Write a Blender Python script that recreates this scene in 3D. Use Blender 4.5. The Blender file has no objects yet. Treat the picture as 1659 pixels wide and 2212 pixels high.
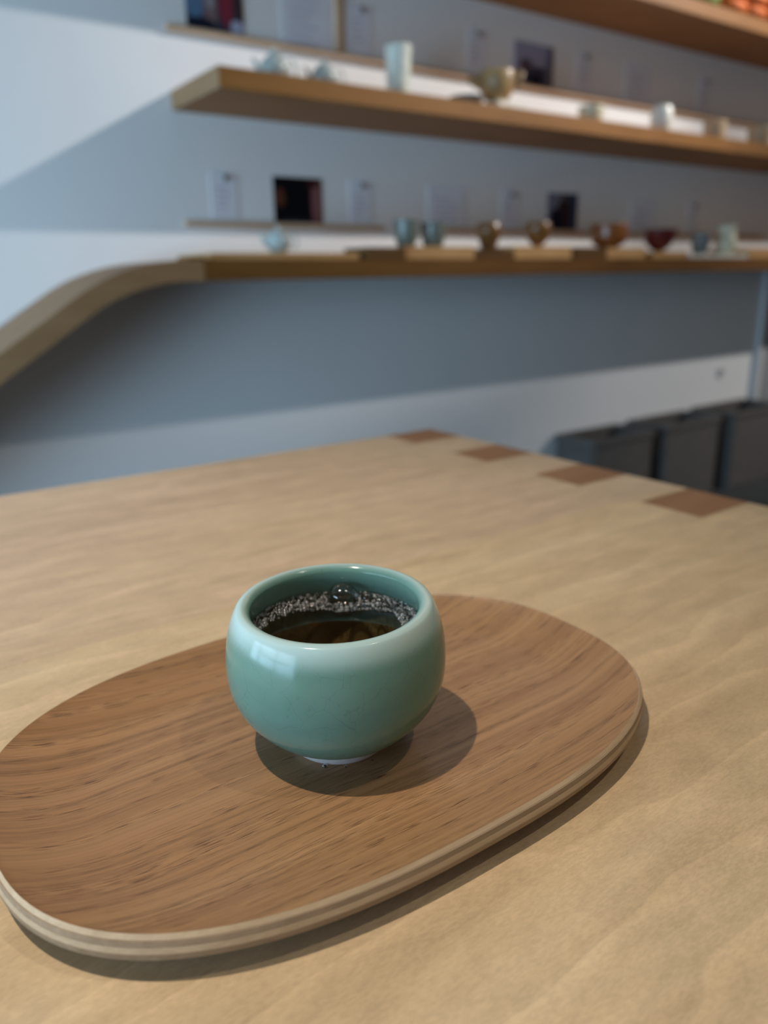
import bpy, bmesh, math, random
from mathutils import Vector, Matrix

scene = bpy.context.scene
COL = scene.collection
Z0 = 0.74                       # height of the table top above the floor

# ------------------------------------------------------------------ camera
RX = ((0.8181, -0.1820, 0.5456), (-0.5748, -0.2284, 0.7857), (-0.0184, -0.9564, -0.2915))
cam = bpy.data.cameras.new('camera')
cam.sensor_fit = 'HORIZONTAL'
cam.sensor_width = 36.0
cam.lens = 36.0 * 1661.0 / 1659.0
cam.clip_start = 0.01
camo = bpy.data.objects.new('camera', cam)
COL.objects.link(camo)
right = Vector((RX[0][0], RX[1][0], RX[2][0])).normalized()
fwd = Vector((RX[0][2], RX[1][2], RX[2][2])).normalized()
upv = right.cross(fwd).normalized()
right = fwd.cross(upv).normalized()
camo.matrix_world = Matrix(((right.x, upv.x, -fwd.x, -0.1298), (right.y, upv.y, -fwd.y, -0.2213),
                            (right.z, upv.z, -fwd.z, Z0 + 0.1728), (0, 0, 0, 1)))
cam.dof.use_dof = True
cam.dof.focus_distance = 0.254
cam.dof.aperture_fstop = 9.8
scene.camera = camo

# ------------------------------------------------------------------ world, large lights, exposure
scene.view_settings.view_transform = 'Standard'
scene.view_settings.look = 'None'
scene.view_settings.gamma = 1.0
scene.view_settings.use_curve_mapping = False
scene.view_settings.exposure = 0.0
world = bpy.data.worlds.new('world')
scene.world = world
world.use_nodes = True
wn = world.node_tree.nodes['Background']
wn.inputs[0].default_value = (1.0, 0.85, 0.70, 1)
wn.inputs[1].default_value = 0.125


def lamp(name, kind, loc, target, energy, color, **kw):
    d = bpy.data.lights.new(name, kind)
    d.energy = energy
    d.color = color
    for k, v in kw.items():
        setattr(d, k, v)
    o = bpy.data.objects.new(name, d)
    COL.objects.link(o)
    o.location = (loc[0], loc[1], loc[2] + Z0)
    v = Vector(target) - Vector(loc)
    o.rotation_euler = v.to_track_quat('-Z', 'Y').to_euler()
    return o


# daylight through the shop front to the left (-X) of the table
lamp('window_daylight', 'AREA', (-2.10, 0.50, 0.06), (0.6, 0.95, 0.12), 112, (0.46, 0.74, 1.0),
     shape='RECTANGLE', size=2.2, size_y=1.25)
# ceiling spot above the table and a weaker one beside it
lamp('ceiling_spot_main', 'SPOT', (-0.525, 0.05, 1.70), (-0.30, 0.25, 0.0), 88, (1.0, 0.90, 0.77),
     spot_size=math.radians(58), spot_blend=0.9, shadow_soft_size=0.016)
lamp('ceiling_spot_second', 'SPOT', (0.475, -0.65, 1.70), (0.0, 0.05, 0.0), 20, (1.0, 0.90, 0.77),
     spot_size=math.radians(62), spot_blend=0.7, shadow_soft_size=0.016)
# track spot washing the display wall
lamp('wall_wash_spot', 'SPOT', (5.10, -0.97, 3.10), (2.0, 1.8, 1.2), 1300, (1.0, 0.96, 0.93),
     spot_size=math.radians(28.5), spot_blend=0.85, shadow_soft_size=0.06)
lamp('wall_wash_spot', 'SPOT', (6.30, -0.97, 3.10), (3.3, 1.8, 0.1), 620, (1.0, 0.96, 0.93),  # second wash lamp, added to brighten the lower wall at the right
     spot_size=math.radians(26), spot_blend=0.9, shadow_soft_size=0.06)


# ------------------------------------------------------------------ node helpers
def new_mat(name):
    m = bpy.data.materials.new(name)
    m.use_nodes = True
    nt = m.node_tree
    b = nt.nodes['Principled BSDF']
    return m, nt, b


def nd(nt, t, **kw):
    n = nt.nodes.new(t)
    for k, v in kw.items():
        setattr(n, k, v)
    return n


def coords(nt, scale=(1, 1, 1), loc=(0, 0, 0)):
    tc = nd(nt, 'ShaderNodeTexCoord')
    mp = nd(nt, 'ShaderNodeMapping')
    mp.inputs['Scale'].default_value = scale
    mp.inputs['Location'].default_value = loc
    nt.links.new(tc.outputs['Object'], mp.inputs['Vector'])
    return mp.outputs['Vector']


def noise(nt, vec, scale, detail=3, rough=0.5, dist=0.0):
    n = nd(nt, 'ShaderNodeTexNoise')
    n.inputs['Scale'].default_value = scale
    n.inputs['Detail'].default_value = detail
    n.inputs['Roughness'].default_value = rough
    n.inputs['Distortion'].default_value = dist
    nt.links.new(vec, n.inputs['Vector'])
    return n.outputs['Fac']


def ramp(nt, fac, stops):
    r = nd(nt, 'ShaderNodeValToRGB')
    els = r.color_ramp.elements
    while len(els) < len(stops):
        els.new(0.5)
    for e, (p, c) in zip(els, stops):
        e.position = p
        e.color = (c[0], c[1], c[2], 1) if hasattr(c, '__len__') else (c, c, c, 1)
    nt.links.new(fac, r.inputs[0])
    return r.outputs[0]


def mixc(nt, a, b, fac, mode='MIX'):
    m = nd(nt, 'ShaderNodeMix', data_type='RGBA', blend_type=mode)
    for s, v in ((m.inputs[6], a), (m.inputs[7], b)):
        if hasattr(v, 'is_linked') or hasattr(v, 'links'):
            nt.links.new(v, s)
        else:
            s.default_value = (v[0], v[1], v[2], 1)
    if hasattr(fac, 'links'):
        nt.links.new(fac, m.inputs[0])
    else:
        m.inputs[0].default_value = fac
    return m.outputs[2]


def bump(nt, b, h, strength, dist):
    n = nd(nt, 'ShaderNodeBump')
    n.inputs['Strength'].default_value = strength
    n.inputs['Distance'].default_value = dist
    nt.links.new(h, n.inputs['Height'])
    nt.links.new(n.outputs[0], b.inputs['Normal'])


def plain(name, col, rough=0.5, spec=0.5, coat=0.0, var=0.0, vscale=20):
    m, nt, b = new_mat(name)
    b.inputs['Roughness'].default_value = rough
    b.inputs['Specular IOR Level'].default_value = spec
    b.inputs['Coat Weight'].default_value = coat
    b.inputs['Coat Roughness'].default_value = 0.08
    v = coords(nt)
    f = noise(nt, v, vscale, 4)
    d = [max(0, c * (1 - var)) for c in col]
    l = [min(1, c * (1 + var)) for c in col]
    c = ramp(nt, f, [(0.3, d), (0.7, l)])
    nt.links.new(c, b.inputs['Base Color'])
    return m


def wood(name, dark, mid, light, gs=1.0, rough=0.45, pores=0.0, axis='X', bstr=0.1, seed=0.0, streak=0.5, spec=0.2):
    """long-grain wood, grain along the given object axis"""
    m, nt, b = new_mat(name)
    b.inputs['Roughness'].default_value = rough
    b.inputs['Specular IOR Level'].default_value = spec
    st = {'X': (1, 14, 14), 'Y': (14, 1, 14), 'Z': (14, 14, 1)}[axis]
    v = coords(nt, tuple(gs * s for s in st), (seed, seed * 1.7, seed * 0.6))
    # wandering of the grain
    broad = noise(nt, coords(nt, tuple(gs * s for s in {'X': (1, 4, 4), 'Y': (4, 1, 4), 'Z': (4, 4, 1)}[axis]),
                             (seed + 3, seed, seed)), 3.2, 3, 0.5, 0.6)
    fine = noise(nt, v, 6.0, 5, 0.62, 0.5)
    c1 = ramp(nt, broad, [(0.30, dark), (0.5, mid), (0.72, light)])
    c2 = ramp(nt, fine, [(0.32, dark), (0.52, mid), (0.70, light)])
    col = mixc(nt, c1, c2, streak)
    if pores:
        pv = coords(nt, tuple(gs * s for s in {'X': (7, 130, 130), 'Y': (130, 7, 130), 'Z': (130, 130, 7)}[axis]),
                    (seed, seed, seed))
        pn = noise(nt, pv, 4.0, 2, 0.5)
        pm = ramp(nt, pn, [(0.56, 1.0), (0.66, 1.0 - pores)])
        col = mixc(nt, col, pm, 1.0, 'MULTIPLY')
        bump(nt, b, pm, bstr, 0.0004)
    else:
        bump(nt, b, fine, bstr, 0.0003)
    nt.links.new(col, b.inputs['Base Color'])
    return m


# ------------------------------------------------------------------ mesh helpers
def mesh_obj(name, verts, faces, mat, parent=None, loc=None, smooth=False):
    me = bpy.data.meshes.new(name)
    me.from_pydata([tuple(v) for v in verts], [], faces)
    me.update()
    if mat is not None:
        me.materials.append(mat)
    if smooth:
        for p in me.polygons:
            p.use_smooth = True
    o = bpy.data.objects.new(name, me)
    COL.objects.link(o)
    if parent is not None:
        o.parent = parent
    if loc is not None:
        o.location = loc
    return o


def tag(o, label=None, cat=None, group=None, kind=None):
    if label:
        o['label'] = label
    if cat:
        o['category'] = cat
    if group:
        o['group'] = group
    if kind:
        o['kind'] = kind
    return o


def empty(name, loc, rz=0.0):
    """loc is given relative to the table top"""
    o = bpy.data.objects.new(name, None)
    o.empty_display_size = 0.05
    COL.objects.link(o)
    o.location = (loc[0], loc[1], loc[2] + Z0)
    o.rotation_euler = (0, 0, rz)
    return o


def box_geo(x0, x1, y0, y1, z0, z1, bev=0.0, seg=2):
    bm = bmesh.new()
    bmesh.ops.create_cube(bm, size=1.0)
    for v in bm.verts:
        v.co = Vector(((x0 + x1) / 2 + v.co.x * (x1 - x0), (y0 + y1) / 2 + v.co.y * (y1 - y0),
                       (z0 + z1) / 2 + v.co.z * (z1 - z0)))
    if bev > 0:
        bmesh.ops.bevel(bm, geom=bm.edges[:], offset=bev, segments=seg, affect='EDGES')
    vs = [v.co.copy() for v in bm.verts]
    bm.verts.index_update()
    fs = [[v.index for v in f.verts] for f in bm.faces]
    bm.free()
    return vs, fs


def box(name, x0, x1, y0, y1, z0, z1, mat, parent=None, bev=0.0, loc=None, smooth=False):
    v, f = box_geo(x0, x1, y0, y1, z0, z1, bev)
    return mesh_obj(name, v, f, mat, parent, loc, smooth)


def thing_box(name, x0, x1, y0, y1, z0, z1, mat, bev=0.002):
    """one-mesh thing whose origin is the middle of its base; z relative to the table top"""
    cx, cy = (x0 + x1) / 2, (y0 + y1) / 2
    return box(name, x0 - cx, x1 - cx, y0 - cy, y1 - cy, 0, z1 - z0, mat, None, bev, (cx, cy, z0 + Z0))


def spline(pts, n=6):
    """Catmull-Rom through (r,z) points"""
    out = []
    P = [pts[0]] + list(pts) + [pts[-1]]
    for i in range(1, len(P) - 2):
        p0, p1, p2, p3 = P[i - 1], P[i], P[i + 1], P[i + 2]
        for k in range(n):
            t = k / n
            out.append(tuple(0.5 * ((2 * p1[j]) + (-p0[j] + p2[j]) * t + (2 * p0[j] - 5 * p1[j] + 4 * p2[j] - p3[j]) * t * t
                                    + (-p0[j] + 3 * p1[j] - 3 * p2[j] + p3[j]) * t ** 3) for j in range(len(p1))))
    out.append(tuple(pts[-1]))
    return out


def lathe_geo(prof, seg=48, closed=False):
    vs, fs = [], []
    idx = []
    for r, z in prof:
        if r < 1e-6:
            vs.append(Vector((0, 0, z)))
            idx.append([len(vs) - 1] * seg)
        else:
            row = []
            for k in range(seg):
                a = 2 * math.pi * k / seg
                vs.append(Vector((r * math.cos(a), r * math.sin(a), z)))
                row.append(len(vs) - 1)
            idx.append(row)
    n = len(idx)
    for i in range(n if closed else n - 1):
        a, b = idx[i], idx[(i + 1) % n]
        for k in range(seg):
            q = [a[k], a[(k + 1) % seg], b[(k + 1) % seg], b[k]]
            u = []
            for e in q:
                if e not in u:
                    u.append(e)
            if len(u) > 2:
                fs.append(u)
    return vs, fs


def lathe(name, prof, mat, parent=None, seg=40, loc=None, closed=False):
    v, f = lathe_geo(prof, seg, closed)
    return mesh_obj(name, v, f, mat, parent, loc, True)


def tube(name, pts, radii, mat, parent=None, seg=10):
    vs, fs = [], []
    n = len(pts)
    pts = [Vector(p) for p in pts]
    if not hasattr(radii, '__len__'):
        radii = [radii] * n
    for i, p in enumerate(pts):
        t = (pts[min(i + 1, n - 1)] - pts[max(i - 1, 0)]).normalized()
        a = Vector((0, 1, 0)) if abs(t.y) < 0.9 else Vector((1, 0, 0))
        u = t.cross(a).normalized()
        w = t.cross(u)
        for k in range(seg):
            an = 2 * math.pi * k / seg
            vs.append(p + (u * math.cos(an) + w * math.sin(an)) * radii[i])
    for i in range(n - 1):
        for k in range(seg):
            fs.append([i * seg + k, i * seg + (k + 1) % seg, (i + 1) * seg + (k + 1) % seg, (i + 1) * seg + k])
    fs.append(list(range(seg))[::-1])
    fs.append([(n - 1) * seg + k for k in range(seg)])
    return mesh_obj(name, vs, fs, mat, parent, None, True)


# ------------------------------------------------------------------ materials
M = {}
M['wall'] = plain('wall_paint', (0.80, 0.80, 0.80), 0.9, 0.2, var=0.015, vscale=3)
M['floor'] = plain('floor_dark', (0.055, 0.058, 0.06), 0.6, 0.4, var=0.15, vscale=8)
M['shelf'] = wood('shelf_oak', (0.25, 0.103, 0.022), (0.32, 0.138, 0.034), (0.385, 0.174, 0.048), 1.0, 0.5, seed=2.0)
M['counter'] = wood('counter_oak', (0.15, 0.060, 0.012), (0.20, 0.083, 0.018), (0.245, 0.106, 0.026), 1.0, 0.55, seed=12.0)
M['shelf_curve'] = wood('bent_ply', (0.29, 0.150, 0.066), (0.355, 0.190, 0.088), (0.415, 0.230, 0.112), 1.0, 0.5, seed=7.0)
M['shelf_end'] = wood('shelf_end_grain', (0.25, 0.15, 0.080), (0.30, 0.19, 0.105), (0.36, 0.235, 0.135), 1.0, 0.6, axis='Y', seed=4.0)
M['rail'] = wood('rail_pine', (0.50, 0.34, 0.22), (0.60, 0.42, 0.28), (0.68, 0.50, 0.36), 1.5, 0.6, seed=5.0)
M['block_light'] = wood('plinth_light', (0.50, 0.27, 0.10), (0.60, 0.34, 0.14), (0.68, 0.41, 0.18), 2.0, 0.5, seed=1.0)
M['block_dark'] = wood('plinth_dark', (0.105, 0.047, 0.014), (0.145, 0.067, 0.020), (0.18, 0.086, 0.028), 2.0, 0.5, seed=9.0)
M['crate'] = plain('crate_grey', (0.125, 0.115, 0.108), 0.85, 0.2, var=0.12, vscale=30)
M['paper'] = plain('paper', (0.74, 0.74, 0.80), 0.85, 0.2, var=0.02)
M['print'] = plain('grey_print', (0.55, 0.55, 0.66), 0.85, 0.2, var=0.1, vscale=200)
M['pin'] = plain('pin_metal', (0.30, 0.30, 0.31), 0.4, 0.5)


def celadon(name, base, pale, rough=0.15):
    """crackled celadon glaze; paler on the outer side of the lip"""
    m, nt, b = new_mat(name)
    b.inputs['Roughness'].default_value = rough
    b.inputs['Specular IOR Level'].default_value = 0.26
    b.inputs['Coat Weight'].default_value = 0.0
    b.inputs['Coat Roughness'].default_value = 0.03
    v = coords(nt)
    cloud = noise(nt, v, 30.0, 4, 0.55, 0.3)
    c = ramp(nt, cloud, [(0.3, [x * 0.90 for x in base]), (0.7, [min(1, x * 1.08) for x in base])])
    vor = nd(nt, 'ShaderNodeTexVoronoi', feature='DISTANCE_TO_EDGE')
    vor.inputs['Scale'].default_value = 95.0
    wob = noise(nt, v, 120.0, 2)
    vm = nd(nt, 'ShaderNodeVectorMath', operation='MULTIPLY_ADD')
    nt.links.new(v, vm.inputs[0])
    vm.inputs[1].default_value = (1, 1, 1)
    cx = nd(nt, 'ShaderNodeCombineXYZ')
    mu = nd(nt, 'ShaderNodeMath', operation='MULTIPLY')
    nt.links.new(wob, mu.inputs[0])
    mu.inputs[1].default_value = 0.01
    for i in range(3):
        nt.links.new(mu.outputs[0], cx.inputs[i])
    nt.links.new(cx.outputs[0], vm.inputs[2])
    nt.links.new(vm.outputs[0], vor.inputs['Vector'])
    crack = ramp(nt, vor.outputs['Distance'], [(0.0, 0.86), (0.016, 1.0)])
    c = mixc(nt, c, crack, 1.0, 'MULTIPLY')
    # pale band rising to the lip, left out on the inner wall
    sep = nd(nt, 'ShaderNodeSeparateXYZ')
    nt.links.new(v, sep.inputs[0])
    mr = nd(nt, 'ShaderNodeMapRange', interpolation_type='SMOOTHSTEP')
    mr.inputs['From Min'].default_value = 0.0460
    mr.inputs['From Max'].default_value = 0.0550
    nt.links.new(sep.outputs[2], mr.inputs[0])
    cl = nd(nt, 'ShaderNodeCombineXYZ')
    nt.links.new(sep.outputs[0], cl.inputs[0])
    nt.links.new(sep.outputs[1], cl.inputs[1])
    le = nd(nt, 'ShaderNodeVectorMath', operation='LENGTH')
    nt.links.new(cl.outputs[0], le.inputs[0])
    mi = nd(nt, 'ShaderNodeMapRange', interpolation_type='SMOOTHSTEP')
    mi.inputs['From Min'].default_value = 0.0305
    mi.inputs['From Max'].default_value = 0.0340
    nt.links.new(le.outputs['Value'], mi.inputs[0])
    mq = nd(nt, 'ShaderNodeMath', operation='MULTIPLY')
    nt.links.new(mr.outputs[0], mq.inputs[0])
    nt.links.new(mi.outputs[0], mq.inputs[1])
    c = mixc(nt, c, pale, mq.outputs[0])
    nt.links.new(c, b.inputs['Base Color'])
    return m


M['celadon'] = celadon('celadon_glaze', (0.128, 0.240, 0.195), (0.40, 0.52, 0.49))
M['foot'] = plain('unglazed_porcelain', (0.52, 0.48, 0.47), 0.7, 0.3, var=0.04, vscale=300)


def tea_mat():
    m = bpy.data.materials.new('tea_liquid')
    m.use_nodes = True
    nt = m.node_tree
    nt.nodes.clear()
    out = nd(nt, 'ShaderNodeOutputMaterial')
    tr = nd(nt, 'ShaderNodeBsdfTransparent')
    gl = nd(nt, 'ShaderNodeBsdfGlossy')
    gl.inputs['Roughness'].default_value = 0.01
    fr = nd(nt, 'ShaderNodeFresnel')
    fr.inputs['IOR'].default_value = 1.33
    mx = nd(nt, 'ShaderNodeMixShader')
    nt.links.new(fr.outputs[0], mx.inputs[0])
    nt.links.new(tr.outputs[0], mx.inputs[1])
    nt.links.new(gl.outputs[0], mx.inputs[2])
    nt.links.new(mx.outputs[0], out.inputs['Surface'])
    va = nd(nt, 'ShaderNodeVolumeAbsorption')
    va.inputs['Color'].default_value = (0.93, 0.42, 0.0, 1)
    va.inputs['Density'].default_value = 32.0
    nt.links.new(va.outputs[0], out.inputs['Volume'])
    return m


def film_mat(name, base, rough=0.03, milk=0.0):
    m = bpy.data.materials.new(name)
    m.use_nodes = True
    nt = m.node_tree
    nt.nodes.clear()
    out = nd(nt, 'ShaderNodeOutputMaterial')
    tr = nd(nt, 'ShaderNodeBsdfTransparent')
    tr.inputs[0].default_value = (0.93, 0.95, 0.95, 1)
    gl = nd(nt, 'ShaderNodeBsdfGlossy')
    gl.inputs['Roughness'].default_value = rough
    lw = nd(nt, 'ShaderNodeLayerWeight')
    lw.inputs['Blend'].default_value = 0.25
    mr = nd(nt, 'ShaderNodeMapRange')
    mr.inputs['To Min'].default_value = base
    mr.inputs['To Max'].default_value = 0.75
    nt.links.new(lw.outputs['Fresnel'], mr.inputs[0])
    mx = nd(nt, 'ShaderNodeMixShader')
    nt.links.new(mr.outputs[0], mx.inputs[0])
    nt.links.new(tr.outputs[0], mx.inputs[1])
    nt.links.new(gl.outputs[0], mx.inputs[2])
    if milk:
        df = nd(nt, 'ShaderNodeBsdfDiffuse')
        df.inputs[0].default_value = (0.9, 0.92, 0.88, 1)
        m2 = nd(nt, 'ShaderNodeMixShader')
        m2.inputs[0].default_value = milk
        nt.links.new(mx.outputs[0], m2.inputs[1])
        nt.links.new(df.outputs[0], m2.inputs[2])
        nt.links.new(m2.outputs[0], out.inputs['Surface'])
    else:
        nt.links.new(mx.outputs[0], out.inputs['Surface'])
    return m


M['tea'] = tea_mat()
M['bubble'] = film_mat('bubble_film', 0.09, 0.09)
M['foam'] = film_mat('foam_film', 0.20, 0.14, 0.03)


def glaze(name, col, rough=0.32, coat=0.1, var=0.12, vs=40):
    return plain(name, col, rough, 0.5, coat, var, vs)


M['pot_blue'] = glaze('pale_celadon', (0.44, 0.50, 0.48))
M['pot_lit'] = glaze('lit_cream_glaze', (0.66, 0.70, 0.62))  # cream of the side facing the lamp: warm light put into the colour
M['cup_grey'] = glaze('grey_celadon', (0.145, 0.165, 0.140))
M['brown'] = glaze('brown_stoneware', (0.19, 0.085, 0.025))
M['rust'] = glaze('rust_glaze', (0.23, 0.07, 0.015))
M['oxblood'] = glaze('oxblood_glaze', (0.12, 0.02, 0.018))
M['ochre'] = glaze('ochre_stoneware', (0.33, 0.21, 0.09), 0.45, 0.1, 0.4, 25)
M['cream'] = glaze('cream_glaze', (0.66, 0.62, 0.46))
M['white'] = glaze('white_glaze', (0.80, 0.79, 0.72))
M['slate'] = glaze('slate_glaze', (0.17, 0.18, 0.175))
M['tan'] = glaze('tan_stoneware', (0.50, 0.36, 0.22), 0.5, 0.1)
M['orange'] = plain('orange_paper', (0.62, 0.15, 0.025), 0.6, 0.3, var=0.12, vscale=40)
M['green'] = plain('green_paper', (0.17, 0.26, 0.05), 0.6, 0.3, var=0.12, vscale=40)
M['orange_dark'] = plain('orange_fold', (0.42, 0.08, 0.015), 0.7, 0.2)

# ------------------------------------------------------------------ the setting
YW = 1.80
XC = 3.45
XE = 5.2
wall = box('wall_back', -4.0, 6.0, YW, YW + 0.12, -Z0, 3.4, M['wall'], loc=(0, 0, Z0))
tag(wall, kind='structure')
tag(box('floor', -5.0, 7.0, -4.0, YW + 0.12, -Z0 - 0.1, -Z0, M['floor'], loc=(0, 0, Z0)), kind='structure')
M['ceiling'] = plain('ceiling_paint', (0.55, 0.54, 0.52), 0.9, 0.2, var=0.02, vscale=2)
tag(box('ceiling', -5.0, 7.0, -4.0, YW + 0.12, 3.4, 3.5, M['ceiling'], loc=(0, 0, Z0)), kind='structure')
M['shaded_wall'] = plain('shaded_wall_grey', (0.30, 0.31, 0.33), 0.6, 0.3, var=0.03)  # no door: grey panel carries the shade of the wall beyond the corner
tag(box('shaded_wall_1', XC + 0.02, XC + 0.92, YW - 0.012, YW, -Z0, -Z0 + 0.92, M['shaded_wall'], bev=0.003, loc=(0, 0, Z0)), kind='structure')
M['trim'] = plain('corner_bead', (0.62, 0.63, 0.65), 0.5, 0.4)
tag(box('trim_1', XC - 0.025, XC + 0.018, YW - 0.022, YW, -Z0, 0.17, M['trim'], bev=0.003, loc=(0, 0, Z0)), kind='structure')
# shop-front window on the left of the table: frame and glazing bars in front of the daylight
M['frame'] = plain('window_frame_paint', (0.25, 0.25, 0.25), 0.5, 0.4)
win = empty('window_1', (-1.98, 0.51, 0.06))
win['kind'] = 'structure'
for yy in (-1.15, -0.38, 0.38, 1.15):
    box('mullion', -0.03, 0.03, yy - 0.03, yy + 0.03, -0.69, 0.69, M['frame'], win)
for zz in (-0.66, 0.30, 0.66):
    box('transom', -0.025, 0.025, -1.15, 1.15, zz - 0.03, zz + 0.03, M['frame'], win)
# small round wall plate low on the wall
sk = lathe('cable_outlet', [(0, 0), (0.022, 0), (0.022, 0.004), (0.017, 0.007), (0.012, 0.007), (0.010, 0.003), (0, 0.003)],
           plain('outlet_grey', (0.42, 0.42, 0.43), 0.5), seg=32)
sk.rotation_euler = (math.pi / 2, 0, 0)
sk.location = (3.154, YW, -0.27 + Z0)
tag(sk, 'small round grey cable outlet low on the white wall near its corner', 'outlet')


# ------------------------------------------------------------------ wall shelves and counter
def shelf(name, x0, x1, y0, z0, z1, label):
    r = empty(name, ((x0 + x1) / 2, (y0 + YW) / 2, z0))
    hx, hy = (x1 - x0) / 2, (YW - y0) / 2
    bd = box('board', -hx + 0.004, hx, -hy, hy, 0, z1 - z0, M['shelf'], r, 0.0015)
    n = 5                                           # plies seen on the sawn end
    t = (z1 - z0) / n
    for i in range(n):
        box('ply', -hx, -hx + 0.0045, -hy + 0.0005, hy, i * t + 0.0003, (i + 1) * t - 0.0003,
            M['shelf_end'] if i % 2 == 0 else M['shelf_curve'], bd, 0.0)
    tag(r, label, 'shelf')
    return r


shelf('wall_shelf', 0.660, XE, 1.515, 0.577, 0.621, 'thick oak wall shelf carrying two pale teapots and a tall pale vase')
shelf('wall_shelf', 0.60, XE, 1.530, 0.972, 1.016, 'thick oak wall shelf carrying orange and green packets')

# counter: straight board whose end bends down to the left
ct_top, ct_th, YF = 0.218, 0.0455, 1.485
counter = empty('display_counter', (2.0, (YF + YW - 0.001) / 2, ct_top - ct_th))
hy = (YW - 0.001 - YF) / 2
box('straight_board', -1.42, XE - 2.0, -hy, hy, 0, ct_th, M['counter'], counter, 0.0015)
xs, Rr, am = 0.54, 0.45, math.radians(33)
path = []
for i in range(0, 2):
    path.append((0.579 - i * (0.579 - xs), ct_top, 0.0))
for i in range(1, 19):
    a = am * i / 18
    path.append((xs - Rr * math.sin(a), ct_top - Rr * (1 - math.cos(a)), a))
ex, ez = path[-1][0], path[-1][1]
for i in range(1, 8):
    d = i * 0.13
    path.append((ex - d * math.cos(am), ez - d * math.sin(am), am))
cv, cf = [], []
for (x, z, a) in path:
    nx, nz = -math.sin(a), math.cos(a)
    for (yy, t) in ((-hy, 0), (hy, 0), (hy, ct_th), (-hy, ct_th)):
        cv.append(Vector((x - nx * t - 2.0, yy, z - nz * t - (ct_top - ct_th))))
for i in range(len(path) - 1):
    for k in range(4):
        cf.append([i * 4 + k, i * 4 + (k + 1) % 4, (i + 1) * 4 + (k + 1) % 4, (i + 1) * 4 + k])
cf.append([0, 3, 2, 1])
e4 = (len(path) - 1) * 4
cf.append([e4, e4 + 1, e4 + 2, e4 + 3])
be = mesh_obj('bent_end', cv, cf, M['shelf_curve'], counter)
bm = bmesh.new()
bm.from_mesh(be.data)
bmesh.ops.recalc_face_normals(bm, faces=bm.faces[:])
bm.to_mesh(be.data)
bm.free()
tag(counter, 'long oak display counter along the wall with an end that bends downward', 'counter')


# picture ledges
def ledge(x0, x1, z, label, h=0.015, d=0.013):
    o = thing_box('picture_ledge', x0, x1, YW - d, YW, z - h, z, M['rail'], 0.001)
    tag(o, label, 'ledge', 'thin wooden picture ledges on the wall')
    return o


ledge(0.665, 1.27, 0.3225, 'short thin wooden ledge on the wall under the dark photograph')
ledge(1.43, 3.36, 0.3225, 'long thin wooden ledge on the wall behind the brown cups and bowls')
ledge(0.66, 3.36, 0.7650, 'long thin wooden ledge on the wall above the pale teapots')


# ------------------------------------------------------------------ cards and photographs on the wall
def card(name, x0, x1, z0, z1, label, pin=True, lines=4, group='white text cards on the wall'):
    r = empty(name, ((x0 + x1) / 2, YW, z0))
    w, h = x1 - x0, z1 - z0
    box('sheet', -w / 2, w / 2, -0.002, 0, 0, h, M['paper'], r)
    rnd = random.Random(int(x0 * 1000))
    for i in range(lines):
        zz = h * (0.66 - 0.13 * i)
        ww = w * rnd.uniform(0.35, 0.62)
        box('text_line', -w * 0.33, -w * 0.33 + ww, -0.0026, -0.0019, zz, zz + h * 0.045, M['print'], r)
    if pin:
        p = lathe('pin', [(0, 0), (0.0035, 0), (0.0045, 0.004), (0.008, 0.006), (0.0085, 0.009), (0, 0.0105)], M['pin'], r, 20)
        p.rotation_euler = (math.pi / 2, 0, 0)
        p.location = (0.0, -0.002, h * 0.88)
    tag(r, label, 'card', group)
    return r


CZ0, CZ1, UZ0, UZ1 = 0.325, 0.444, 0.768, 0.893
card('text_card', 0.744, 0.820, CZ0, CZ1, 'small white text card pinned up beside the dark photograph, at the ledge end')
card('text_card', 1.172, 1.250, CZ0, CZ1, 'small white text card pinned up beside the dark photograph, above the wooden block')
card('text_card', 1.462, 1.614, CZ0, CZ1, 'wide white text card on the wall above the grey cups', False, 5)
card('text_card', 1.772, 1.850, CZ0, CZ1, 'small white text card pinned up above the brown cups')
card('text_card', 2.440, 2.592, CZ0, CZ1, 'wide white text card on the wall above the dark red bowl', False, 5)
card('text_card', 2.80, 2.876, CZ0, CZ1, 'small white text card pinned up above the cream pitcher')
card('text_sheet', 0.976, 1.128, UZ0, UZ1 + 0.03, 'wide white text sheet above the ledge behind the second pale teapot', False, 6)
card('text_card', 1.185, 1.261, UZ0, UZ1, 'small white text card pinned up above the ledge behind the tall pale vase')
card('text_card', 1.616, 1.692, UZ0, UZ1, 'small white text card pinned up behind the ochre spouted bowl')
card('text_card', 2.105, 2.181, UZ0, UZ1, 'small white text card pinned up above the low cream dish')
card('text_card', 2.358, 2.510, UZ0, UZ1, 'wide white text card on the wall above the small white jar', False, 5)
card('text_card', 2.80, 2.876, UZ0, UZ1, 'small white text card pinned up above the tan block on the shelf')
# narrow wooden strip between the two upper cards
st = thing_box('wall_batten', 1.140, 1.158, YW - 0.012, YW, 0.768, 0.96, M['rail'], 0.001)
tag(st, 'narrow upright wooden batten on the wall beside the wide text sheet', 'batten')


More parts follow.
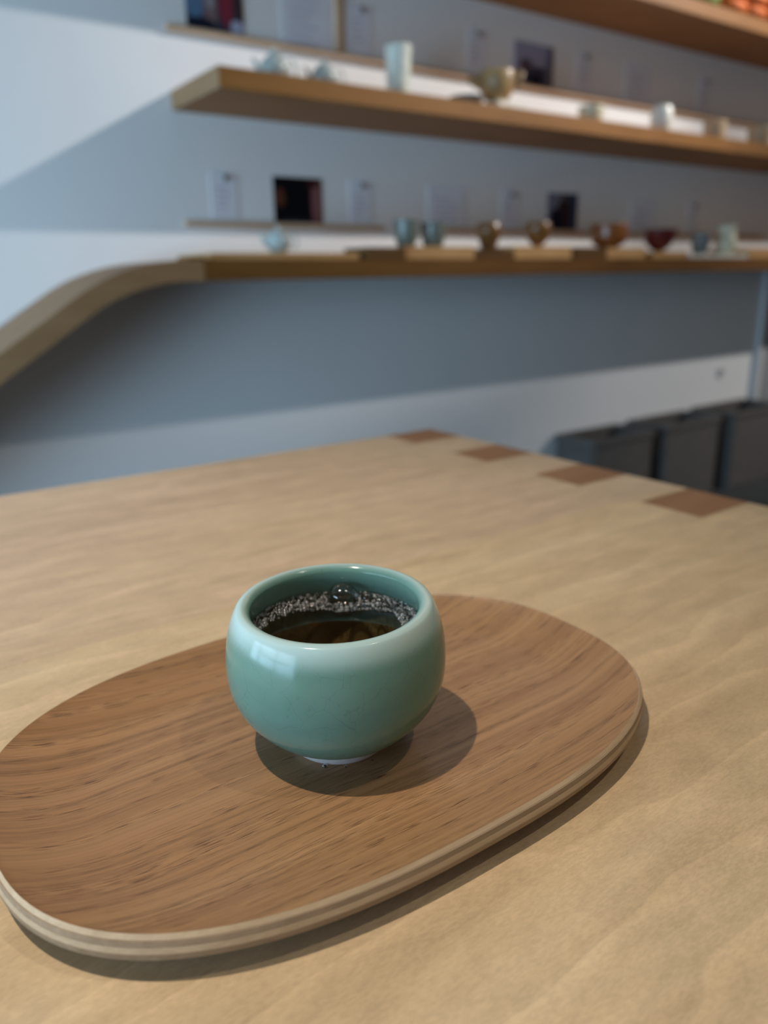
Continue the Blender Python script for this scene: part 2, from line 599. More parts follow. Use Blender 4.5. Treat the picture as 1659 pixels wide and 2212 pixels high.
def photo_mat(name, base, blobs):
    """flat print: soft coloured patches given as (u, v, ru, rv, colour)"""
    m, nt, b = new_mat(name)
    b.inputs['Roughness'].default_value = 0.75
    b.inputs['Specular IOR Level'].default_value = 0.15
    tc = nd(nt, 'ShaderNodeTexCoord')
    sep = nd(nt, 'ShaderNodeSeparateXYZ')
    nt.links.new(tc.outputs['Generated'], sep.inputs[0])
    col = base
    for (u, v, ru, rv, c) in blobs:
        ds = []
        for s, c0, r0 in ((sep.outputs[0], u, ru), (sep.outputs[2], v, rv)):
            a = nd(nt, 'ShaderNodeMath', operation='SUBTRACT')
            nt.links.new(s, a.inputs[0])
            a.inputs[1].default_value = c0
            d = nd(nt, 'ShaderNodeMath', operation='DIVIDE')
            nt.links.new(a.outputs[0], d.inputs[0])
            d.inputs[1].default_value = r0
            q = nd(nt, 'ShaderNodeMath', operation='POWER')
            ab = nd(nt, 'ShaderNodeMath', operation='ABSOLUTE')
            nt.links.new(d.outputs[0], ab.inputs[0])
            nt.links.new(ab.outputs[0], q.inputs[0])
            q.inputs[1].default_value = 2.6
            ds.append(q.outputs[0])
        s = nd(nt, 'ShaderNodeMath', operation='ADD')
        nt.links.new(ds[0], s.inputs[0])
        nt.links.new(ds[1], s.inputs[1])
        f = nd(nt, 'ShaderNodeMapRange')
        f.inputs['From Min'].default_value = 0.7
        f.inputs['From Max'].default_value = 1.25
        f.inputs['To Min'].default_value = 1.0
        f.inputs['To Max'].default_value = 0.0
        nt.links.new(s.outputs[0], f.inputs[0])
        col = mixc(nt, col, c, f.outputs[0])
    nt.links.new(col, b.inputs['Base Color'])
    return m


def photo(x0, x1, z0, z1, mat, label):
    o = thing_box('photograph', x0, x1, YW - 0.003, YW, z0, z1, mat, 0.0)
    tag(o, label, 'photograph', 'photographs standing on the wall ledges')


photo(0.926, 1.078, 0.324, 0.442, photo_mat('photo_dark', (0.002, 0.002, 0.004), [
    (0.12, 0.55, 0.10, 0.20, (0.10, 0.03, 0.015)), (0.88, 0.45, 0.11, 0.55, (0.22, 0.09, 0.09)),
    (0.80, 0.88, 0.12, 0.10, (0.05, 0.008, 0.01)), (0.45, 0.02, 0.32, 0.07, (0.02, 0.025, 0.03))]),
    'mostly black photograph with reddish edges on the wall above the celadon teapot')
photo(1.990, 2.142, 0.324, 0.445, photo_mat('photo_blue', (0.20, 0.20, 0.27), [
    (0.80, 0.5, 0.22, 0.6, (0.035, 0.05, 0.10)), (0.55, 0.40, 0.24, 0.45, (0.035, 0.018, 0.025)),
    (0.28, 0.22, 0.20, 0.36, (0.008, 0.008, 0.025)), (0.55, 0.88, 0.10, 0.12, (0.10, 0.06, 0.06))]),
    'dark blue photograph of standing figures on the wall above the brown cups')
photo(0.716, 0.868, 0.768, 0.893, photo_mat('photo_group', (0.04, 0.04, 0.06), [
    (0.15, 0.55, 0.16, 0.40, (0.10, 0.18, 0.30)), (0.42, 0.45, 0.12, 0.42, (0.20, 0.13, 0.14)),
    (0.42, 0.55, 0.07, 0.18, (0.30, 0.27, 0.30)), (0.70, 0.55, 0.12, 0.45, (0.22, 0.03, 0.05)),
    (0.92, 0.7, 0.10, 0.4, (0.05, 0.03, 0.035)), (0.88, 0.10, 0.12, 0.14, (0.40, 0.42, 0.55)),
    (0.25, 0.08, 0.25, 0.12, (0.01, 0.015, 0.03))]),
    'dark colourful photograph of a group at the end of the upper wall ledge')
photo(1.812, 1.990, 0.768, 0.887, photo_mat('photo_street', (0.32, 0.31, 0.42), [
    (0.62, 0.22, 0.42, 0.24, (0.05, 0.05, 0.09)), (0.90, 0.50, 0.10, 0.50, (0.16, 0.15, 0.20)),
    (0.30, 0.45, 0.16, 0.16, (0.12, 0.08, 0.10)), (0.55, 0.12, 0.14, 0.12, (0.015, 0.015, 0.03))]),
    'pale violet photograph with dark lower half behind the ochre spouted bowl')


# ------------------------------------------------------------------ ceramics
def teapot(x, y, z, r, h, mats, label, group, spout=-1, rz=0.0):
    """round teapot with lid, spout and loop handle; spout towards -x"""
    body, accent = mats
    e = empty('teapot', (x, y, z), rz)
    prof = spline([(0.0, 0.0), (r * 0.55, 0.0), (r * 0.60, h * 0.05), (r * 0.88, h * 0.28), (r, h * 0.50), (r * 0.90, h * 0.74),
                   (r * 0.62, h * 0.90), (r * 0.50, h * 0.93)], 5)
    lathe('body', prof, body, e, 36)
    lid = lathe('lid', spline([(r * 0.52, h * 0.925), (r * 0.48, h * 0.97), (r * 0.25, h * 1.05), (r * 0.10, h * 1.07),
                               (0, h * 1.08)], 4), body, e, 28)
    lathe('knob', spline([(r * 0.10, h * 1.06), (r * 0.09, h * 1.11), (r * 0.16, h * 1.17), (r * 0.12, h * 1.23), (0, h * 1.24)], 4),
          body, lid, 20)
    tube('spout', [(spout * r * 0.75, 0, h * 0.36), (spout * r * 1.08, 0, h * 0.50), (spout * r * 1.25, 0, h * 0.70),
                   (spout * r * 1.42, 0, h * 0.90)], [r * 0.26, r * 0.20, r * 0.14, r * 0.11], body, e, 14)
    pts = []
    for i in range(13):
        a = math.radians(-70 + 140 * i / 12)
        pts.append((-spout * (r * 0.84 + r * 0.62 * math.cos(a)), 0, h * 0.52 + h * 0.36 * math.sin(a)))
    tube('handle', pts, r * 0.085, accent, e, 10)
    tag(e, label, 'teapot', group)
    return e


def vessel(name, x, y, z, prof, mat, label, cat, group=None, seg=36, foot=None):
    """bowl or cup with wall thickness: prof is the outer (r,z) line from foot to lip"""
    e = empty(name, (x, y, z))
    o = spline(prof, 5)
    t = 0.004
    inner = [(max(r - t, 0.0), zz + (0 if i else 0)) for i, (r, zz) in enumerate(reversed(o))]
    inner = [(r, max(zz, prof[0][1] + 0.006)) for r, zz in inner]
    lathe('body', [(0.0, prof[0][1])] + o + inner + [(0.0, prof[0][1] + 0.006)], mat, e, seg)
    fr = prof[0][0]
    lathe('foot_ring', [(fr * 0.75, 0.0), (fr * 0.92, 0.0), (fr * 0.95, prof[0][1] + 0.001), (fr * 0.72, prof[0][1] + 0.001)],
          foot or mat, e, seg, closed=True)
    tag(e, label, cat, group)
    return e


SZ = 0.621       # top of the middle shelf
teapot(0.858, 1.625, SZ, 0.036, 0.066, (M['pot_blue'], M['pot_lit']),
       'pale celadon teapot on the oak shelf, beside the shelf end', 'pale teapots on the oak shelf', rz=-0.45)
teapot(0.998, 1.625, SZ, 0.034, 0.062, (M['pot_blue'], M['pot_lit']),
       'pale celadon teapot on the oak shelf, beside the tall pale vase', 'pale teapots on the oak shelf', rz=-0.45)
vessel('vase', 1.222, 1.62, SZ, [(0.027, 0.004), (0.030, 0.008), (0.032, 0.05), (0.034, 0.10), (0.0365, 0.130)], M['pot_lit'],
       'tall straight pale vase on the oak shelf', 'vase')
# ochre spouted bowl on a small white stand
ws = thing_box('display_stand', 1.535, 1.645, 1.57, 1.67, SZ, SZ + 0.028, M['white'], 0.003)
tag(ws, 'low white stand under the ochre spouted bowl', 'stand')
ob = vessel('spouted_bowl', 1.575, 1.62, SZ + 0.028, [(0.026, 0.006), (0.038, 0.016), (0.050, 0.040), (0.053, 0.064), (0.050, 0.084)], M['ochre'],
            'ochre stoneware spouted bowl with a side lug on a low white stand', 'bowl')
ob.rotation_euler = (0, 0, -0.6)
tube('spout', [(-0.042, 0, 0.052), (-0.064, 0, 0.060), (-0.084, 0, 0.066)], [0.018, 0.014, 0.010], M['ochre'], ob, 12)
tube('lug', [(0.046, 0, 0.066), (0.062, 0, 0.082), (0.072, 0, 0.080), (0.066, 0, 0.058), (0.048, 0, 0.042)], 0.008, M['ochre'], ob, 10)
pl = lathe('saucer', spline([(0.0, 0.0), (0.026, 0.0), (0.028, 0.003), (0.044, 0.014), (0.050, 0.024), (0.047, 0.022), (0.030, 0.006), (0.0, 0.005)], 4),
           M['slate'], None, 36, (1.43, 1.585, SZ + Z0))
tag(pl, 'small grey saucer on the oak shelf beside the ochre spouted bowl', 'saucer')
vessel('dish', 1.985, 1.62, SZ, [(0.022, 0.005), (0.032, 0.012), (0.040, 0.034), (0.042, 0.060)], M['cream'],
       'low cream dish on the oak shelf beside the small white jar', 'dish')
vessel('jar', 2.345, 1.62, SZ, [(0.026, 0.005), (0.034, 0.024), (0.039, 0.052), (0.034, 0.084), (0.029, 0.096)], M['white'],
       'small rounded white jar on the oak shelf', 'jar')
vessel('stoneware_cup', 2.66, 1.62, SZ, [(0.032, 0.004), (0.038, 0.012), (0.040, 0.04), (0.041, 0.074)], M['tan'],
       'squat tan stoneware cup on the oak shelf beside the white jar', 'cup', seg=28)
vessel('stoneware_cup', 2.96, 1.62, SZ, [(0.034, 0.004), (0.040, 0.012), (0.044, 0.04), (0.046, 0.082)], M['tan'],
       'taller tan stoneware cup towards the far end of the oak shelf', 'cup', seg=28)

# plinths and boards along the counter
CT = 0.218


def plinth(x0, x1, y0, y1, h, mat, label, name='wooden_plinth'):
    o = thing_box(name, x0, x1, y0, y1, CT, CT + h, M[mat], 0.0012)
    tag(o, label, 'plinth', 'wooden plinths along the counter')
    return o


plinth(0.545, 0.585, 1.488, 1.56, 0.006, 'block_dark', 'thin dark wooden slip at the bent end of the counter')
plinth(0.603, 1.006, 1.500, 1.70, 0.016, 'block_light', 'long thin pale wooden board under the celadon teapot')
plinth(1.022, 1.144, 1.488, 1.60, 0.030, 'block_dark', 'dark wooden block beside the pale plinth with the grey cups')
plinth(1.149, 1.396, 1.502, 1.68, 0.033, 'block_light', 'pale wooden plinth under the two grey cups')
plinth(1.401, 1.545, 1.500, 1.68, 0.022, 'block_dark', 'dark wooden plinth under the tall brown cup')
plinth(1.550, 1.795, 1.502, 1.68, 0.036, 'block_light', 'pale wooden plinth under the round brown cup')
plinth(1.808, 1.955, 1.500, 1.68, 0.035, 'block_dark', 'dark wooden plinth beside the rust brown bowl')
plinth(1.960, 2.157, 1.502, 1.68, 0.034, 'block_light', 'pale wooden plinth under the rust brown bowl')
plinth(2.205, 2.389, 1.500, 1.68, 0.022, 'block_light', 'low pale wooden plinth under the dark red bowl')
o = thing_box('display_tray', 2.405, 2.775, 1.500, 1.68, CT, CT + 0.014, M['white'], 0.002)
tag(o, 'low white display tray under the grey cup and the cream pitcher', 'tray')
plinth(2.785, 3.10, 1.502, 1.68, 0.037, 'block_light', 'pale wooden plinth beyond the white display tray')

teapot(0.808, 1.56, CT + 0.016, 0.031, 0.054, (M['pot_blue'], M['pot_blue']),
       'small celadon teapot on a thin wooden board below the dark photograph', None, rz=-0.45)
cupp = [(0.024, 0.004), (0.028, 0.012), (0.032, 0.034), (0.0335, 0.056), (0.034, 0.070)]
vessel('tea_bowl', 1.198, 1.56, CT + 0.033, cupp, M['cup_grey'], 'grey green tea cup beside the dark wooden block', 'cup', 'grey green cups on the counter')
vessel('tea_bowl', 1.292, 1.56, CT + 0.033, [(r * 1.06, zz * 0.93) for r, zz in cupp], M['cup_grey'],
       'grey green tea cup on the pale plinth, beside the tall brown cup', 'cup', 'grey green cups on the counter')
bt = vessel('brown_cup', 1.500, 1.56, CT + 0.022, [(0.022, 0.004), (0.025, 0.02), (0.034, 0.044), (0.037, 0.062), (0.031, 0.080)], M['brown'],
            'tall waisted brown stoneware cup on a dark plinth', 'cup')
vessel('brown_cup', 1.703, 1.56, CT + 0.036, [(0.016, 0.005), (0.029, 0.020), (0.039, 0.042), (0.041, 0.058), (0.037, 0.072)], M['brown'],
       'round brown stoneware cup beside the dark blue photograph', 'cup')
vessel('tea_bowl', 2.035, 1.56, CT + 0.034, [(0.034, 0.006), (0.050, 0.014), (0.058, 0.030), (0.060, 0.052), (0.0595, 0.076)], M['rust'],
       'deep rust brown bowl on a pale plinth', 'bowl')
vessel('tea_bowl', 2.304, 1.56, CT + 0.022, [(0.020, 0.008), (0.034, 0.018), (0.050, 0.040), (0.059, 0.062), (0.062, 0.076)], M['oxblood'],
       'flared dark red bowl on a low pale plinth', 'bowl')
vessel('tea_bowl', 2.550, 1.56, CT + 0.014, [(0.022, 0.004), (0.028, 0.014), (0.034, 0.046), (0.037, 0.074)], M['slate'],
       'slate grey cup on the white display tray', 'cup')
pi = vessel('pitcher', 2.710, 1.56, CT + 0.014, [(0.026, 0.004), (0.036, 0.020), (0.039, 0.048), (0.030, 0.078), (0.032, 0.104)], M['cream'],
            'cream pitcher with a loop handle on the white display tray', 'pitcher')
tube('handle', [(0.034, 0, 0.080), (0.054, 0, 0.078), (0.062, 0, 0.056), (0.054, 0, 0.036), (0.038, 0, 0.030)], 0.005, M['cream'], pi, 10)


# packets on the upper shelf
def packet(x, y, z, w, d, h, mat, label, group):
    e = empty('paper_packet', (x, y, z))
    v, f = box_geo(-w / 2, w / 2, -d / 2, d / 2, 0, h, min(h, w) * 0.22, 4)
    mesh_obj('pouch', v, f, M[mat], e, None, True)
    box('fold', -w * 0.40, w * 0.40, -d / 2 - 0.002, -d / 2 + 0.004, h * 0.46, h * 0.54, M['orange_dark'] if mat == 'orange' else M['green'], e)
    tag(e, label, 'packet', group)


UT = 1.016
col_txt = ['next to the green packets', 'second along from the green packets', 'third along from the green packets']
for k in range(3):
    for lv in range(2):
        packet(2.605 + 0.122 * k, 1.585, UT + 0.041 * lv, 0.116, 0.10, 0.040, 'orange',
               'orange paper packet in the %s row, %s' % (('bottom', 'second')[lv], col_txt[k]),
               'orange packets on the upper shelf')
for lv in range(2):
    packet(2.440, 1.585, UT + 0.041 * lv, 0.116, 0.10, 0.040, 'green',
           'green paper packet beside the orange packets, %s' % ('lying on the upper oak shelf', 'lying on another green packet')[lv],
           'green packets on the upper shelf')


# ------------------------------------------------------------------ open grey crates on the floor
def crate(x0, x1, y0, y1, h, label):
    cx, cy = (x0 + x1) / 2, (y0 + y1) / 2
    e = empty('storage_crate', (cx, cy, -Z0))
    a, b, t = (x1 - x0) / 2, (y1 - y0) / 2, 0.012
    box('base', -a + t, a - t, -b + t, b - t, 0, t, M['crate'], e)
    for (q0, q1, w0, w1) in ((-a, a, -b, -b + t), (-a, a, b - t, b), (-a, -a + t, -b + t, b - t), (a - t, a, -b + t, b - t)):
        box('side_wall', q0, q1, w0, w1, 0, h - 0.012, M['crate'], e, 0.003)
    vs, fs = [], []
    for (aa, bb) in ((a + 0.006, b + 0.006), (a - t - 0.004, b - t - 0.004)):
        for zz in (h - 0.020, h):
            vs += [Vector((-aa, -bb, zz)), Vector((aa, -bb, zz)), Vector((aa, bb, zz)), Vector((-aa, bb, zz))]
    for k in range(4):
        n = (k + 1) % 4
        fs += [[k, n, 4 + n, 4 + k], [4 + k, 4 + n, 12 + n, 12 + k], [12 + k, 12 + n, 8 + n, 8 + k], [8 + k, 8 + n, n, k]]
    mesh_obj('rim', vs, fs, M['crate'], e)
    tag(e, label, 'crate', 'dark grey crates on the floor by the wall')


crate(2.08, 2.42, 1.60, 1.785, 0.325, 'open dark grey crate by the wall, nearest the table corner')
crate(2.51, 2.87, 1.60, 1.785, 0.330, 'open dark grey crate between the two others by the wall')
crate(2.95, 3.34, 1.58, 1.785, 0.335, 'open dark grey crate beside the wall corner')

# ------------------------------------------------------------------ table
TX0, TX1, TY0, TY1, TT = -0.66, 0.431, -0.56, 0.487, 0.034
JX = 0.3685
fingers = [0.460 - 0.1152 * k for k in range(9)]
FW = 0.0535


def table_wood(name, dark, mid, light, seed):
    m, nt, b = new_mat(name)
    b.inputs['Roughness'].default_value = 0.42
    b.inputs['Specular IOR Level'].default_value = 0.4
    broad = noise(nt, coords(nt, (1.2, 9, 9), (seed, seed, 0)), 2.6, 4, 0.55, 0.9)
    col = ramp(nt, broad, [(0.28, dark), (0.5, mid), (0.74, light)])
    blot = noise(nt, coords(nt, (1, 2.2, 2), (seed, 1, 0)), 38.0, 5, 0.65)
    col = mixc(nt, col, ramp(nt, blot, [(0.3, 0.87), (0.7, 1.09)]), 1.0, 'MULTIPLY')
    speck = noise(nt, coords(nt, (1, 3.0, 3), (0, seed, 0)), 420.0, 3, 0.6)
    col = mixc(nt, col, ramp(nt, speck, [(0.35, 0.90), (0.65, 1.06)]), 1.0, 'MULTIPLY')
    # growth-ring lines: pale early-wood contours wandering along x
    v = coords(nt, (1.0, 1.0, 1.0), (0, seed, 0))
    wob = noise(nt, coords(nt, (1.6, 5, 5), (seed, 0, 0)), 5.0, 1.5, 0.5)
    sep = nd(nt, 'ShaderNodeSeparateXYZ')
    nt.links.new(v, sep.inputs[0])
    ma = nd(nt, 'ShaderNodeMath', operation='MULTIPLY_ADD')
    nt.links.new(wob, ma.inputs[0])
    ma.inputs[1].default_value = 0.055
    nt.links.new(sep.outputs[1], ma.inputs[2])
    fr = nd(nt, 'ShaderNodeMath', operation='MULTIPLY')
    nt.links.new(ma.outputs[0], fr.inputs[0])
    fr.inputs[1].default_value = 40.0
    fc = nd(nt, 'ShaderNodeMath', operation='FRACT')
    nt.links.new(fr.outputs[0], fc.inputs[0])
    ln = ramp(nt, fc.outputs[0], [(0.0, 0.93), (0.06, 0.97), (0.70, 1.0), (0.97, 1.13), (1.0, 0.95)])
    col = mixc(nt, col, ln, 0.8, 'MULTIPLY')
    nt.links.new(col, b.inputs['Base Color'])
    bump(nt, b, speck, 0.05, 0.0003)
    return m


M['plank_a'] = table_wood('table_birch_pink', (0.47, 0.325, 0.200), (0.55, 0.390, 0.245), (0.62, 0.450, 0.295), 3.0)
M['plank_b'] = table_wood('table_birch_yellow', (0.48, 0.335, 0.185), (0.56, 0.400, 0.230), (0.64, 0.475, 0.285), 11.0)
M['plank_c'] = table_wood('table_birch_tan', (0.47, 0.330, 0.190), (0.54, 0.390, 0.235), (0.61, 0.455, 0.280), 23.0)
M['finger'] = wood('end_grain_brown', (0.22, 0.105, 0.048), (0.28, 0.138, 0.064), (0.33, 0.17, 0.085), 3.0, 0.5, seed=3.0)
table = empty('wooden_table', ((TX0 + TX1) / 2, (TY0 + TY1) / 2, -Z0))
tox, toy = (TX0 + TX1) / 2, (TY0 + TY1) / 2


def in_finger(y):
    return any(abs(y - c) < FW / 2 for c in fingers)


def plank(y0, y1, mat):
    # stepped outline at the jointed end
    cuts = sorted({y0, y1} | {c + s * FW / 2 for c in fingers for s in (-1, 1) if y0 < c + s * FW / 2 < y1})
    outl = [(TX0, y1), (TX0, y0)]
    for a, b in zip(cuts[:-1], cuts[1:]):
        x = JX - 0.0002 if in_finger((a + b) / 2) else TX1
        outl += [(x, a), (x, b)]
    clean = []
    for p in outl:
        if not clean or (abs(p[0] - clean[-1][0]) + abs(p[1] - clean[-1][1])) > 1e-6:
            clean.append(p)
    n = len(clean)
    vs = [Vector((x - tox, y - toy, Z0 - TT)) for x, y in clean] + [Vector((x - tox, y - toy, Z0)) for x, y in clean]
    fs = [list(range(n))[::-1], [n + i for i in range(n)]] + [[i, (i + 1) % n, n + (i + 1) % n, n + i] for i in range(n)]
    mesh_obj('plank', vs, fs, mat, table)


edges = [0.487, 0.1505, -0.235, -0.56]
pm = ['plank_a', 'plank_b', 'plank_c']
for i in range(3):
    plank(edges[i + 1], edges[i] - (0.00015 if i else 0), M[pm[i]])
sp = box('side_panel', JX - tox, TX1 - tox, TY0 - toy, TY1 - toy, 0, Z0 - TT, M['plank_c'], table)
for c in fingers:
    y0, y1 = max(c - FW / 2, TY0), min(c + FW / 2, TY1)
    if y1 - y0 > 0.005:
        box('finger_joint', JX - tox, TX1 - tox, y0 - toy + 0.0002, y1 - toy - (0.0002 if y1 < TY1 else 0), Z0 - TT, Z0, M['finger'], sp)
box('side_panel', TX0 - tox, TX0 + 0.0625 - tox, TY0 - toy, TY1 - toy, 0, Z0 - TT, M['plank_c'], table)
tag(table, 'pale birch table with dark finger joints along one edge', 'table')

# ------------------------------------------------------------------ serving tray
TCX, TCY, TA, TB, TN = 0.0062, 0.0048, 0.1258, 0.0838, 2.62
ZR, ZFL, EDGE = 0.0145, 0.005, 0.0088
NA = 160


def outline(d, k):
    """point k of the tray outline moved inward by d"""
    a = 2 * math.pi * k / NA
    c, s = math.cos(a), math.sin(a)
    e = 2.0 / TN
    return ((TA - d) * math.copysign(abs(c) ** e, c), (TB - d) * math.copysign(abs(s) ** e, s))


tray = empty('serving_tray', (TCX, TCY, 0.0))


def ring_mesh(rows, name, mat, cap_first=False, cap_last=False, closed=False, parent=None, smooth=True):
    vs, fs = [], []
    for d, z in rows:
        for k in range(NA):
            x, y = outline(d, k)
            vs.append(Vector((x, y, z)))
    n = len(rows)
    for i in range(n if closed else n - 1):
        j = (i + 1) % n
        for k in range(NA):
            m = (k + 1) % NA
            fs.append([i * NA + k, i * NA + m, j * NA + m, j * NA + k])
    if cap_last:
        fs.append([(n - 1) * NA + k for k in range(NA)])
    if cap_first:
        fs.append([k for k in range(NA)][::-1])
    return mesh_obj(name, vs, fs, mat, parent, None, smooth)


def dish_z(d, wd=0.030):
    t = max(0.0, 1 - d / wd)
    return ZFL + (ZR - ZFL) * (0.22 * t + 0.78 * t * t) if d < wd else ZFL


def tray_wood():
    m, nt, b = new_mat('tray_veneer')
    b.inputs['Specular IOR Level'].default_value = 0.45
    b.inputs['Roughness'].default_value = 0.36
    warp = noise(nt, coords(nt, (3, 8, 0.01)), 2.0, 1, 0.5)
    tc = coords(nt)
    cb = nd(nt, 'ShaderNodeCombineXYZ')
    mu = nd(nt, 'ShaderNodeMath', operation='MULTIPLY')
    nt.links.new(warp, mu.inputs[0])
    mu.inputs[1].default_value = 0.008
    nt.links.new(mu.outputs[0], cb.inputs[1])
    ad = nd(nt, 'ShaderNodeVectorMath', operation='ADD')
    nt.links.new(tc, ad.inputs[0])
    nt.links.new(cb.outputs[0], ad.inputs[1])

    def stretched(sx, sy):
        mp = nd(nt, 'ShaderNodeMapping')
        mp.inputs['Scale'].default_value = (sx, sy, 0.02)
        nt.links.new(ad.outputs[0], mp.inputs['Vector'])
        return mp.outputs[0]

    broad = noise(nt, stretched(1.5, 70), 1.0, 3, 0.55)
    fine = noise(nt, stretched(5, 420), 1.0, 4, 0.6)
    pore = noise(nt, stretched(95, 3300), 1.0, 2, 0.5)
    band = noise(nt, stretched(3, 230), 1.0, 2, 0.5)
    c = ramp(nt, broad, [(0.28, (0.265, 0.135, 0.058)), (0.5, (0.335, 0.178, 0.080)), (0.72, (0.400, 0.225, 0.105))])
    c = mixc(nt, c, ramp(nt, fine, [(0.30, 0.76), (0.50, 1.0), (0.70, 1.14)]), 1.0, 'MULTIPLY')
    # open pores gather in the early-wood bands
    pm_ = nd(nt, 'ShaderNodeMath', operation='MULTIPLY')
    a1 = ramp(nt, pore, [(0.52, 0.0), (0.60, 1.0)])
    a2 = ramp(nt, band, [(0.40, 0.0), (0.62, 1.0)])
    nt.links.new(a1, pm_.inputs[0])
    nt.links.new(a2, pm_.inputs[1])
    c = mixc(nt, c, (0.115, 0.053, 0.023), pm_.outputs[0])
    nt.links.new(c, b.inputs['Base Color'])
    inv = nd(nt, 'ShaderNodeMath', operation='SUBTRACT')
    inv.inputs[0].default_value = 1.0
    nt.links.new(pm_.outputs[0], inv.inputs[1])
    bump(nt, b, inv.outputs[0], 0.25, 0.0002)
    return m


M['tray'] = tray_wood()
M['ply_light'] = wood('ply_pale', (0.42, 0.30, 0.18), (0.52, 0.38, 0.245), (0.60, 0.455, 0.30), 6.0, 0.6, seed=2)
M['ply_dark'] = wood('ply_dark', (0.25, 0.17, 0.105), (0.33, 0.235, 0.15), (0.41, 0.30, 0.20), 6.0, 0.6, seed=5)
rows = [(0.0006, ZR - 0.0001)]
nD = 26
for i in range(1, nD + 1):
    d = 0.0006 + 0.0304 * i / nD
    rows.append((d, dish_z(d)))
for i in range(1, 7):
    rows.append((0.031 + 0.008 * i, ZFL))
ring_mesh(rows, 'dish', M['tray'], cap_last=True, parent=tray)
nply = 5
hts = [0.0014, 0.0017, 0.0019, 0.0020, 0.0018]
zt = ZR
for i in range(nply):
    h = hts[i]
    z1, z0 = zt, zt - h
    o0 = [0.0005, -0.0006, -0.0009, -0.0013, -0.0005][i]
    o1 = [-0.0003, -0.0009, -0.0012, -0.0010, 0.0010][i]
    dep = 0.0016
    zin = dish_z(dep) - 0.0003 if i == 0 else z1
    ring_mesh([(dep, zin), (o0, z1), (o1, z0 + 0.0001), (dep + 0.0004, z0 + 0.0001)], 'ply',
              M['ply_light'] if i % 2 == 0 else M['ply_dark'], parent=tray, closed=True, smooth=False)
    zt -= h
ring_mesh([(0.0018, ZR - EDGE + 0.0002), (0.010, 0.0028), (0.020, 0.0006), (0.028, 0.0), (0.05, 0.0)], 'underside', M['ply_dark'],
          cap_last=True, parent=tray)
tag(tray, 'oval walnut-brown plywood serving tray with layered pale rim on the birch table', 'tray')

# ------------------------------------------------------------------ celadon tea cup
CX, CY = 0.0015, 0.0003
cup = empty('tea_cup', (CX, CY, ZFL))
t2 = Vector((-0.13, -0.2213)).normalized()


def lean(v):
    u = v.x * t2.x + v.y * t2.y
    s = v.x * 0.8181 + v.y * -0.5748
    v.z += (0.0077 * s - 0.0363 * u) * (v.z / 0.059)
    return v


outer = [(0.0160, 0.0026), (0.0182, 0.0030), (0.0225, 0.0055), (0.0289, 0.0100), (0.0357, 0.0180), (0.0392, 0.0260), (0.0402, 0.0340),
         (0.0398, 0.0420), (0.0384, 0.0490), (0.0369, 0.0530)]
lip = [(0.0333 + 0.0029 * math.cos(math.radians(a)), 0.0538 + 0.0029 * math.sin(math.radians(a))) for a in (35, 60, 90, 120, 150, 175)]
innr = [(0.0304, 0.0515), (0.0312, 0.0480), (0.0335, 0.0420), (0.0350, 0.0340), (0.0340, 0.0250), (0.0300, 0.0160), (0.0220, 0.0095), (0.0100, 0.0075),
        (0.0, 0.0072)]
v, f = lathe_geo([(0.0, 0.0026)] + spline(outer + lip + innr, 5), 96)
mesh_obj('body', [lean(p) for p in v], f, M['celadon'], cup, None, True)
lathe('foot_ring', spline([(0.0150, 0.0028), (0.0150, 0.0004), (0.0155, 0.0), (0.0176, 0.0), (0.0181, 0.0004), (0.0183, 0.0034)], 3),
      M['foot'], cup, 72)
tag(cup, 'round celadon green tea cup with crackled glaze and white foot on the wooden tray', 'cup')

# tea inside the cup
TL = 0.0455
tea = empty('tea', (CX, CY, ZFL))
ip = [p for p in spline(lip[-1:] + innr, 6) if p[1] < TL - 0.0004]
rt = 0.0322
tp = [(0.0, TL), (rt * 0.5, TL), (rt * 0.92, TL), (rt + 0.0006, TL + 0.0003)] + [(r + 0.0004 if r > 0 else 0.0, z - 0.0003) for r, z in ip]
v, f = lathe_geo(tp, 72)
liq = mesh_obj('liquid', v, f, M['tea'], tea, None, True)
bm = bmesh.new()
bm.from_mesh(liq.data)
bmesh.ops.recalc_face_normals(bm, faces=bm.faces[:])
bm.to_mesh(liq.data)
bm.free()


def ico(sub):
    b_ = bmesh.new()
    bmesh.ops.create_icosphere(b_, subdivisions=sub, radius=1.0)
    vs_ = [q.co.copy() for q in b_.verts]
    fs_ = [[q.index for q in fc_.verts] for fc_ in b_.faces]
    b_.free()
    return vs_, fs_


I3 = ico(3)
I2 = ico(2)
bub = [(0.0158, 0.0203, .0061), (0.0050, 0.0262, .00188), (0.0020, 0.0203, .00162), (0.0079, 0.0178, .00174), (0.0094, 0.0142, .00125),
       (0.0125, 0.0118, .00135), (0.0167, 0.0100, .00163), (0.0199, 0.0086, .00185), (0.0229, 0.0056, .0013), (0.0252, 0.0045, .00152),
       (0.0266, 0.0018, .00129), (0.0240, 0.0150, .0026), (0.0262, 0.0098, .0016), (0.0262, -0.0009, .00107), (0.0261, -0.0040, .00117),
       (0.0088, 0.0240, .0010), (0.0216, 0.0033, .00086), (0.0055, 0.0203, .00087), (0.0273, -0.0062, .00127), (0.0256, -0.0099, .00115),
       (-0.0053, 0.0226, .00097), (-0.0122, 0.0214, .00127), (-0.0027, 0.0246, .00087), (0.0134, 0.0096, .00086), (0.0280, 0.0020, .0010)]
bme = bpy.data.meshes.new('bubble')
bme.from_pydata([tuple(p) for p in I3[0]], [], I3[1])
bme.materials.append(M['bubble'])
for p in bme.polygons:
    p.use_smooth = True
for (bx_, by_, br_) in bub:
    o = bpy.data.objects.new('bubble', bme)
    COL.objects.link(o)
    o.parent = tea
    o.location = (bx_, by_, TL + br_ * 0.22)
    o.scale = (br_, br_, br_ * 0.95)
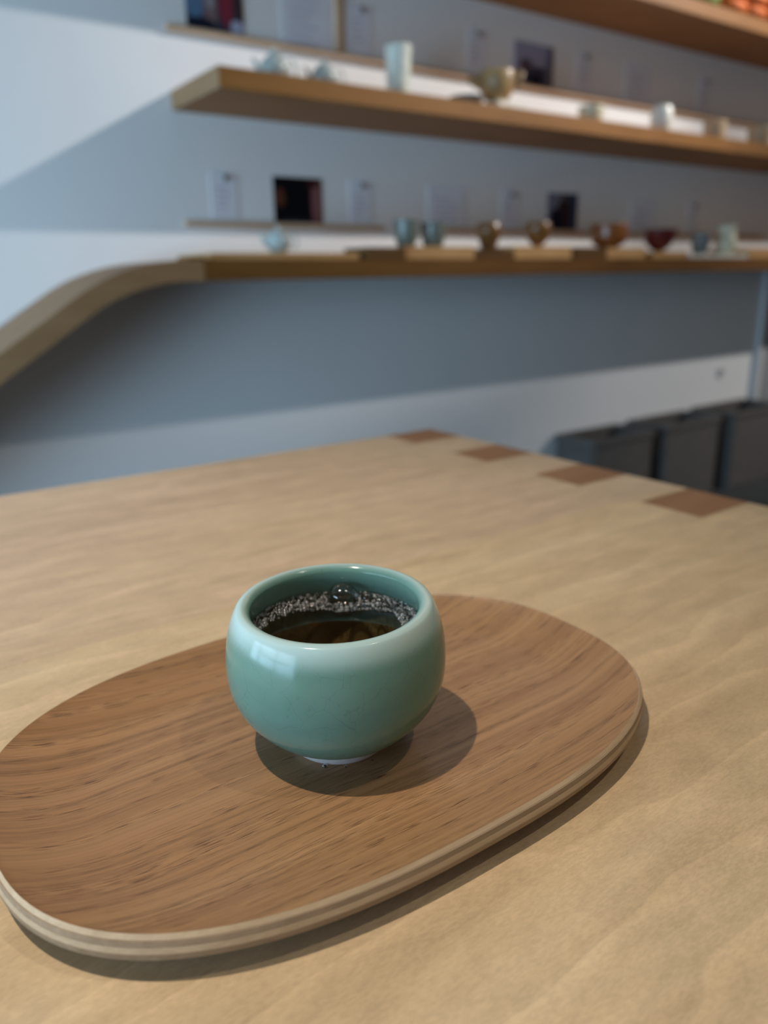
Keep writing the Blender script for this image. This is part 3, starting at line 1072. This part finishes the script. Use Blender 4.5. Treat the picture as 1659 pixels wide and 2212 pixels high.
# fine foam along the far wall: too small to count
inner_b = [(152, .0285), (148, .0278), (131, .0250), (105, .0226), (85, .0185), (56, .0135), (30, .0166), (17, .0200), (-3, .0247), (-19, .0242), (-35, .0241),
           (-48, .0262), (-56, .0290)]


def ri(a):
    for (a0, r0), (a1, r1) in zip(inner_b[:-1], inner_b[1:]):
        if a1 <= a <= a0:
            return r1 + (r0 - r1) * (a - a1) / (a0 - a1)
    return 0.03


rnd = random.Random(7)
foam_v, foam_f = [], []
placed = [(x, y, r) for x, y, r in bub]
tries = 0
while len(placed) < 560 and tries < 40000:
    tries += 1
    a = rnd.uniform(-56, 152)
    lo = ri(a)
    # dense on the far and right side, thin towards the left
    if a > 100 and rnd.random() < 0.45:
        continue
    rr_ = rnd.uniform(lo, 0.0318)
    x, y = rr_ * math.cos(math.radians(a)), rr_ * math.sin(math.radians(a))
    r = rnd.choice([.0003, .00036, .00045, .0006, .0008, .0010])
    if rr_ + r > 0.0320:
        continue
    if a < 10 and rnd.random() < 0.5:
        r *= 1.4
    if any((x - u) ** 2 + (y - w) ** 2 < ((r + q) * 0.80) ** 2 for u, w, q in placed):
        continue
    placed.append((x, y, r))
    b0 = len(foam_v)
    zc = TL + r * rnd.uniform(0.15, 0.8) + max(0.0, (rr_ - 0.028)) * 0.35
    for q in I2[0]:
        foam_v.append(Vector((x + q.x * r, y + q.y * r, zc + q.z * r)))
    foam_f += [[b0 + k for k in t] for t in I2[1]]
fo = mesh_obj('foam', foam_v, foam_f, M['foam'], tea, None, True)
tag(fo, 'fine froth of tiny bubbles along the cup wall', None, None, 'stuff')
tag(tea, 'dark amber tea with a froth of bubbles inside the celadon cup', 'tea')

# water droplets at the foot of the cup
M['water'] = film_mat('water_film', 0.04)
for i, (x, y, r) in enumerate([(-0.0128, -0.0126, .0011), (-0.0070, -0.0172, .0006), (0.0030, -0.0196, .0005)]):
    o = lathe('water_droplet', [(0, r * 0.75), (r * 0.45, r * 0.66), (r * 0.8, r * 0.40), (r, 0.0), (0.0, 0.0)], M['water'], None, 20, (x, y, ZFL + Z0))
    tag(o, 'tiny clear water droplet on the tray beside the white cup foot', 'droplet', 'water droplets beside the cup foot')
